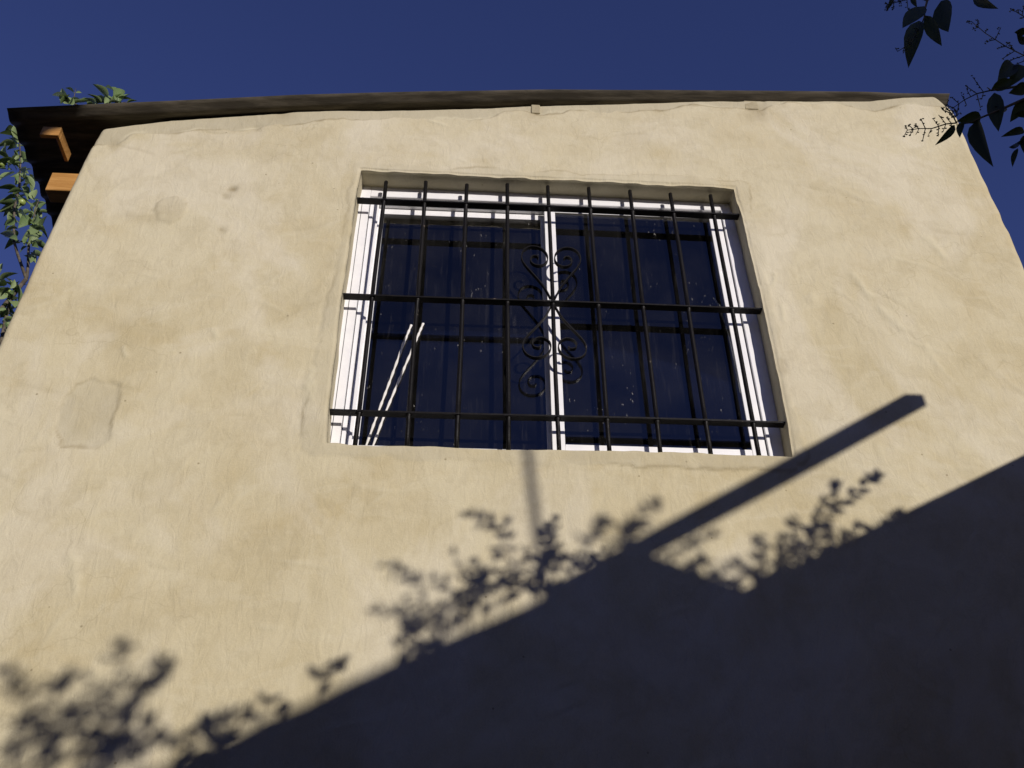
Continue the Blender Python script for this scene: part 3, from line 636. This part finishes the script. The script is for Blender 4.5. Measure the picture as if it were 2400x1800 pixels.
twig([hub, z7(1850,900), z7(1659,965), z7(1440,1060), z7(1250,1140), z7(1150,1190), z7(1000,1215)], [0.006,0.0035,0.003,0.0024,0.0018,0.0014,0.0008])
twig([hub, z7(1900,1150), z7(1780,1300), z7(1659,1330)], [0.006,0.004,0.003,0.0015])
rn = random.Random(5)
def pl(b, t, wpx, parent, y=PY):
    base = z7(*b); tip = z7(*t) + Vector((0, rn.uniform(-.012,.012), 0)); L = (tip-base).length
    want = wpx/4.1475/FPX*1.26/0.40                        # blade width across, in units of the leaf's own width
    put_leaf(rn.choice(PM), base, tip, -(base-CAM).normalized()+0.45*rvec(rn), parent, min(max(want/L*1.0, .65), 1.8))
for b, t, wd, k in (((690,60),(490,230),150,1),((700,150),(860,410),110,1),((640,200),(535,520),85,1),((850,10),(910,290),190,1),((1180,-60),(1270,140),100,1),((580,-60),(600,35),60,1),((720,20),(640,-120),90,1),((880,-40),(1010,-160),110,1),
                    ((1400,790),(1620,560),130,2),((1340,870),(1540,830),90,2),((1370,900),(1415,1240),110,2),((1659,640),(1550,780),120,2),((1680,840),(1540,940),100,2),((1680,300),(1590,310),90,2),((1700,420),(1560,450),70,2),((1760,780),(1700,560),120,2),((1700,830),(1830,700),120,2),
                    ((1240,1130),(1050,1200),90,3),((1060,1180),(1030,1290),60,3),((1200,1170),(1200,1550),130,3),((985,1215),(880,1345),55,3),((1680,960),(1580,1090),90,3),((1700,1090),(1595,1150),60,3),((1440,1060),(1350,1000),60,3),((1480,1050),(1500,1020),40,3),
                    ((1659,1270),(1475,1360),60,4),((1670,1340),(1490,1510),80,4),((1700,1300),(1660,1480),90,4),((1600,1440),(1570,1530),50,4),
                    ((380,-30),(360,50),40,1),((560,-80),(450,-60),80,1)):
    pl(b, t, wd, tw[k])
for k in range(60):                                        # the rest of the bush, beyond the frame
    i = rn.randrange(1, 5); c = hub+Vector((rn.uniform(0.02,.45), rn.uniform(-.55,-.05), rn.uniform(-.45,.2)))
    d = rvec(rn).normalized()*0.06; put_leaf(rn.choice(PM), c, c+d, rvec(rn)+Vector((0,0,.8)), tw[i])
def spray(pts, parent, sprig=60, step=0.010, seed=0):
    r2 = random.Random(seed); P = [z7(*p) for p in pts]; Q = []
    for i in range(len(P)-1):
        m_ = max(2, int((P[i+1]-P[i]).length/step)); Q += [P[i].lerp(P[i+1], k/m_) for k in range(m_)]
    Q.append(P[-1]); n = len(Q); mb = MB().tube(Q, [0.0008*(1-0.6*i/n) for i in range(n)], 5)
    for i, q in enumerate(Q[1:]):
        f = 1-0.65*(i/n); ax = (Q[min(i+2,n-1)]-Q[i]).normalized()
        for s_ in (-1, 1):
            if r2.random() < .2: continue
            dirn = (ax*0.5+ax.cross(_f)*s_*r2.uniform(.6,1.1)+rvec(r2)*0.35).normalized(); L = sprig/4.1475/FPX*1.26*f*r2.uniform(.5,1.2)
            e = q+dirn*L; mb.tube([q, e], [0.0005,0.0004], 4)
            for u in (0.3, 0.5, 0.7, 0.88, 1.0):
                if r2.random() < .2: continue
                c = q+dirn*L*u+rvec(r2)*0.0018; mb.tube([c-ax*.0011, c, c+ax*.0013], [0.0003,0.00075,0.0003], 5)
    mb.mk('flower_spray', M_BUD, parent)
spray([(1780,600),(1659,540),(1480,450),(1280,320),(1150,210)], tw[2], 130, seed=1)
spray([(1330,880),(1200,910),(1080,970),(975,1045)], tw[2], 150, seed=2)
spray([(1010,1195),(900,1205),(760,1250),(640,1250),(525,1265)], tw[3], 110, seed=3)
spray([(1700,180),(1640,150),(1575,110)], tw[2], 90, seed=4)
spray([(580,-20),(460,10),(330,45)], tw[1], 90, seed=5)
spray([(640,240),(560,420),(430,500)], tw[1], 60, seed=6)
spray([(1000,1190),(960,1110),(900,1040)], tw[3], 80, seed=7)

# ------------------------------------------------------------------ neighbour's building, behind and to the right of the camera
SX = 1.95
nb = tag(empty('neighbouring_house', (3.4, -5.0, 0)), 'plastered neighbouring house whose roof edge throws the dark shadow across the lower wall', 'house')
MB().box((SX,-3.02,0), (2.779,-0.62,3.10)).mk('wall', M_NEIGH, nb)
MB().box((2.80,-2.00,0), (6.5,-0.35,7.2)).mk('added_sky_block', M_NEIGH, nb)  # tall unseen block, added to shut out sky so the shade darkens
MB().box((SX,-11.0,0), (5.0,-3.021,3.10)).mk('wall', M_NEIGH, nb)
MB().box((SX-0.012,-3.019,3.101), (2.795,-0.60,3.163), 0.006).mk('coping', M_NEIGH, nb)
rn = random.Random(8)
ys = np.linspace(-11, -3.02, 60); V_ = []; F_ = []
for i, y in enumerate(ys):
    t = 3.362+0.005*rn.uniform(-1,1); V_ += [(SX-0.015,y,3.101),(2.55,y,3.101),(2.55,y,t-0.24),(SX-0.015,y,t)]
    if i: F_ += [tuple((i-1)*4+q for q in (k, (k+1) % 4))+tuple(i*4+q for q in ((k+1) % 4, k)) for k in range(4)]
mk('roof', V_, F_+[(3,2,1,0),(236,237,238,239)], M_NEIGH, nb)
# house block added unseen behind the camera, keeping skylight off the shaded wall
oh = tag(empty('added_house_block', (-3.0, -6.5, 0)), 'unseen house-shaped block added behind the viewer to darken the shade', 'house')
MB().box((-7.0,-9.0,0), (0.15,-3.0,4.8)).mk('wall', plaster('added_block_plaster', ((0.15,0.105,0.06),(0.20,0.145,0.085)), False), oh)
MB().beam((-7.2,-6.0,4.90), (0.20,-6.0,4.90), 6.1, 0.19).mk('roof', M_SHEET, oh)
# a timber left sticking out over the lower roof, and a thin pipe
K = 2400/2212
a = shadow_caster(1978*K, 864*K, SX); b = shadow_caster(1420*K, 1168*K, SX)
d = (b-a).normalized()
bm_ = MB().beam(a, b+d*0.5, 0.05, 0.038); o = bm_.mk('timber', M_GREYWOOD, None, loc=tuple(b)); tag(o, 'long straight timber whose slanting shadow reaches up beside the window', 'timber')
a = shadow_caster(1174*K, 1250*K, SX+0.02); b = shadow_caster(1141*K, 975*K, SX+0.02)
d = (b-a).normalized(); a0 = a-d*((a.z-3.365)/d.z)
o = MB().tube([a0, b+d*0.12], 0.0105, 10).mk('pipe', M_PIPE, None, True, loc=tuple(a0)); tag(o, 'thin upright pipe casting a narrow shadow below the window sill', 'pipe')

# leafy shoots on the neighbour's roof edge; shapes read from their shadows (pixels of the 2212 px view)
SH = {
 'right': [[(1640,1262),(1690,1215),(1740,1165),(1775,1110),(1800,1058)], [(1730,1180),(1770,1140),(1810,1095),(1850,1060),(1882,1036)], [(1650,1255),(1640,1205),(1648,1160)], [(1690,1215),(1710,1160),(1722,1118)], [(1720,1235),(1770,1180),(1800,1150)], [(1800,1195),(1850,1150),(1862,1130)], [(1880,1160),(1915,1130),(1945,1112)], [(1640,1265),(1700,1240),(1760,1215)]],
 'notch': [[(1420,1215),(1470,1195),(1510,1165),(1540,1155)], [(1430,1225),(1490,1235),(1540,1250),(1590,1262)], [(1500,1245),(1520,1215),(1510,1205)], [(1590,1268),(1600,1240),(1640,1235)], [(1540,1255),(1570,1225),(1600,1212)]],
 'tip': [[(1310,1200),(1350,1165),(1375,1120),(1412,1088)], [(1260,1180),(1285,1150),(1310,1120)], [(1345,1170),(1395,1130)]],
 'middle': [[(1020,1290),(1060,1230),(1085,1170),(1075,1130),(1010,1112)], [(1000,1310),(1010,1240),(985,1200)], [(1080,1280),(1110,1220),(1100,1130)], [(1160,1240),(1185,1180),(1200,1120)], [(1150,1260),(1190,1215),(1215,1195)], [(880,1390),(920,1320),(905,1260),(830,1222)], [(900,1370),(960,1330),(970,1270),(940,1250)], [(960,1340),(1010,1300),(1040,1260)], [(900,1380),(860,1330),(815,1320)], [(1200,1240),(1230,1215),(1280,1205)], [(1020,1290),(1080,1260),(1130,1250)], [(940,1370),(980,1330),(1000,1290)], [(1040,1300),(1050,1260),(1030,1220)], [(1100,1270),(1140,1230),(1140,1190)], [(1180,1250),(1200,1200),(1180,1150)], [(920,1400),(950,1360),(1000,1340)], [(860,1400),(880,1350),(880,1300)], [(1060,1290),(1110,1270),(1150,1265)], [(1230,1240),(1265,1225),(1300,1190)]],
 'left': [[(180,1640),(160,1560),(150,1500),(145,1460)], [(250,1600),(255,1520),(255,1450),(258,1400)], [(250,1560),(300,1500),(360,1425)], [(270,1560),(310,1500),(365,1440)], [(100,1640),(70,1560),(50,1500),(10,1450)], [(100,1640),(130,1570),(115,1500),(110,1470)], [(300,1640),(310,1580),(330,1550)], [(30,1650),(90,1600),(200,1570)], [(60,1659),(200,1640),(330,1620)], [(380,1620),(430,1580),(470,1570)], [(480,1570),(510,1550),(540,1545)], [(690,1470),(720,1440),(740,1435)], [(200,1600),(215,1540),(195,1470)], [(120,1620),(180,1590),(240,1590)], [(220,1640),(250,1600),(300,1590)], [(40,1600),(60,1560),(90,1540)], [(300,1600),(330,1590),(380,1600)], [(140,1560),(190,1530),(220,1500)], [(280,1540),(290,1500),(270,1470)], [(560,1555),(590,1540),(620,1532)], [(420,1605),(450,1592),(500,1578)], [(0,1640),(30,1600),(20,1560)]],
}
SPEC = {'right': ('leafy shoots whose sharp shadow stands right of the timber shadow on the wall', 0.0, 0.042, 0.019), 'notch': ('low leafy shoots shadowed in the bright gap under the timber shadow', 0.0, 0.036, 0.020),
        'tip': ('slender shoot whose shadow rises just left of the timber shadow', 0.0, 0.042, 0.022), 'middle': ('spreading shoots whose soft shadow lies below the window', -0.75, 0.036, 0.021), 'left': ('tall bushy shoots whose blurred shadow fills the lower left corner', -1.15, 0.040, 0.022)}
rn = random.Random(21)
for key, tws in SH.items():
    label, dx, L, step = SPEC[key]
    p0 = shadow_caster(tws[0][0][0]*K, tws[0][0][1]*K, SX+dx)
    top = 3.15 if p0.y > -3.02 else 3.36
    ground_ = dx < -.3
    sh = tag(empty('garden_shrub' if ground_ else 'roof_shrub', (p0.x, p0.y, 0 if ground_ else top)), label, 'shrub', 'shrubs growing in the yard' if ground_ else 'shrubs along the neighbouring roof edge')
    st = MB(); lf = MB(); unit = PM[0]; UV = [v.co.copy() for v in unit.vertices]; UF = [tuple(p.vertices) for p in unit.polygons]
    for tp in tws:
        x = SX+dx+rn.uniform(-.06,.10); P = [shadow_caster(a*K, b*K, x+0.02*math.sin(i*2)) for i, (a, b) in enumerate(tp)]
        if dx < -.3: root = [Vector((p0.x, p0.y, -.02)), p0.lerp(P[0], .5)*1.0-Vector((0, 0, 1.3)), P[0]-Vector((0, 0, .35))]
        else: root = [Vector((max(P[0].x, SX+.03), P[0].y, min(P[0].z, top)-.02))]
        C = [Vector(c) for c in catmull([tuple(c) for c in root]+[tuple(p) for p in P], 6)]; nb0 = 6*len(root)
        n = len(C); st.tube(C, [0.0032*(1-.7*i/n) for i in range(n)], 5)
        acc = 0; sgn = 1
        for i in range(1, n):
            acc += (C[i]-C[i-1]).length
            if i > nb0-2 and (acc > step or i == n-1):
                acc = 0; ax = (C[i]-C[i-1]).normalized(); f = 0.65+0.5*rn.random()
                for s_ in ((1,-1) if rn.random() < (.8 if dx > -.05 else .6) else (sgn,)):
                    side = ax.cross(SUN).normalized()*s_
                    dr = (ax*0.9+side*rn.uniform(.4,1.0)+rvec(rn)*.35).normalized()
                    if i == n-1: dr = (ax+side*.25).normalized()
                    m = leaf_matrix(C[i], C[i]+dr*L*f, SUN*1.0+rvec(rn)*.9, 1.0); lf.add([m @ v for v in UV], UF)
                sgn = -sgn
    st.mk('stem', M_STEM, sh, True)
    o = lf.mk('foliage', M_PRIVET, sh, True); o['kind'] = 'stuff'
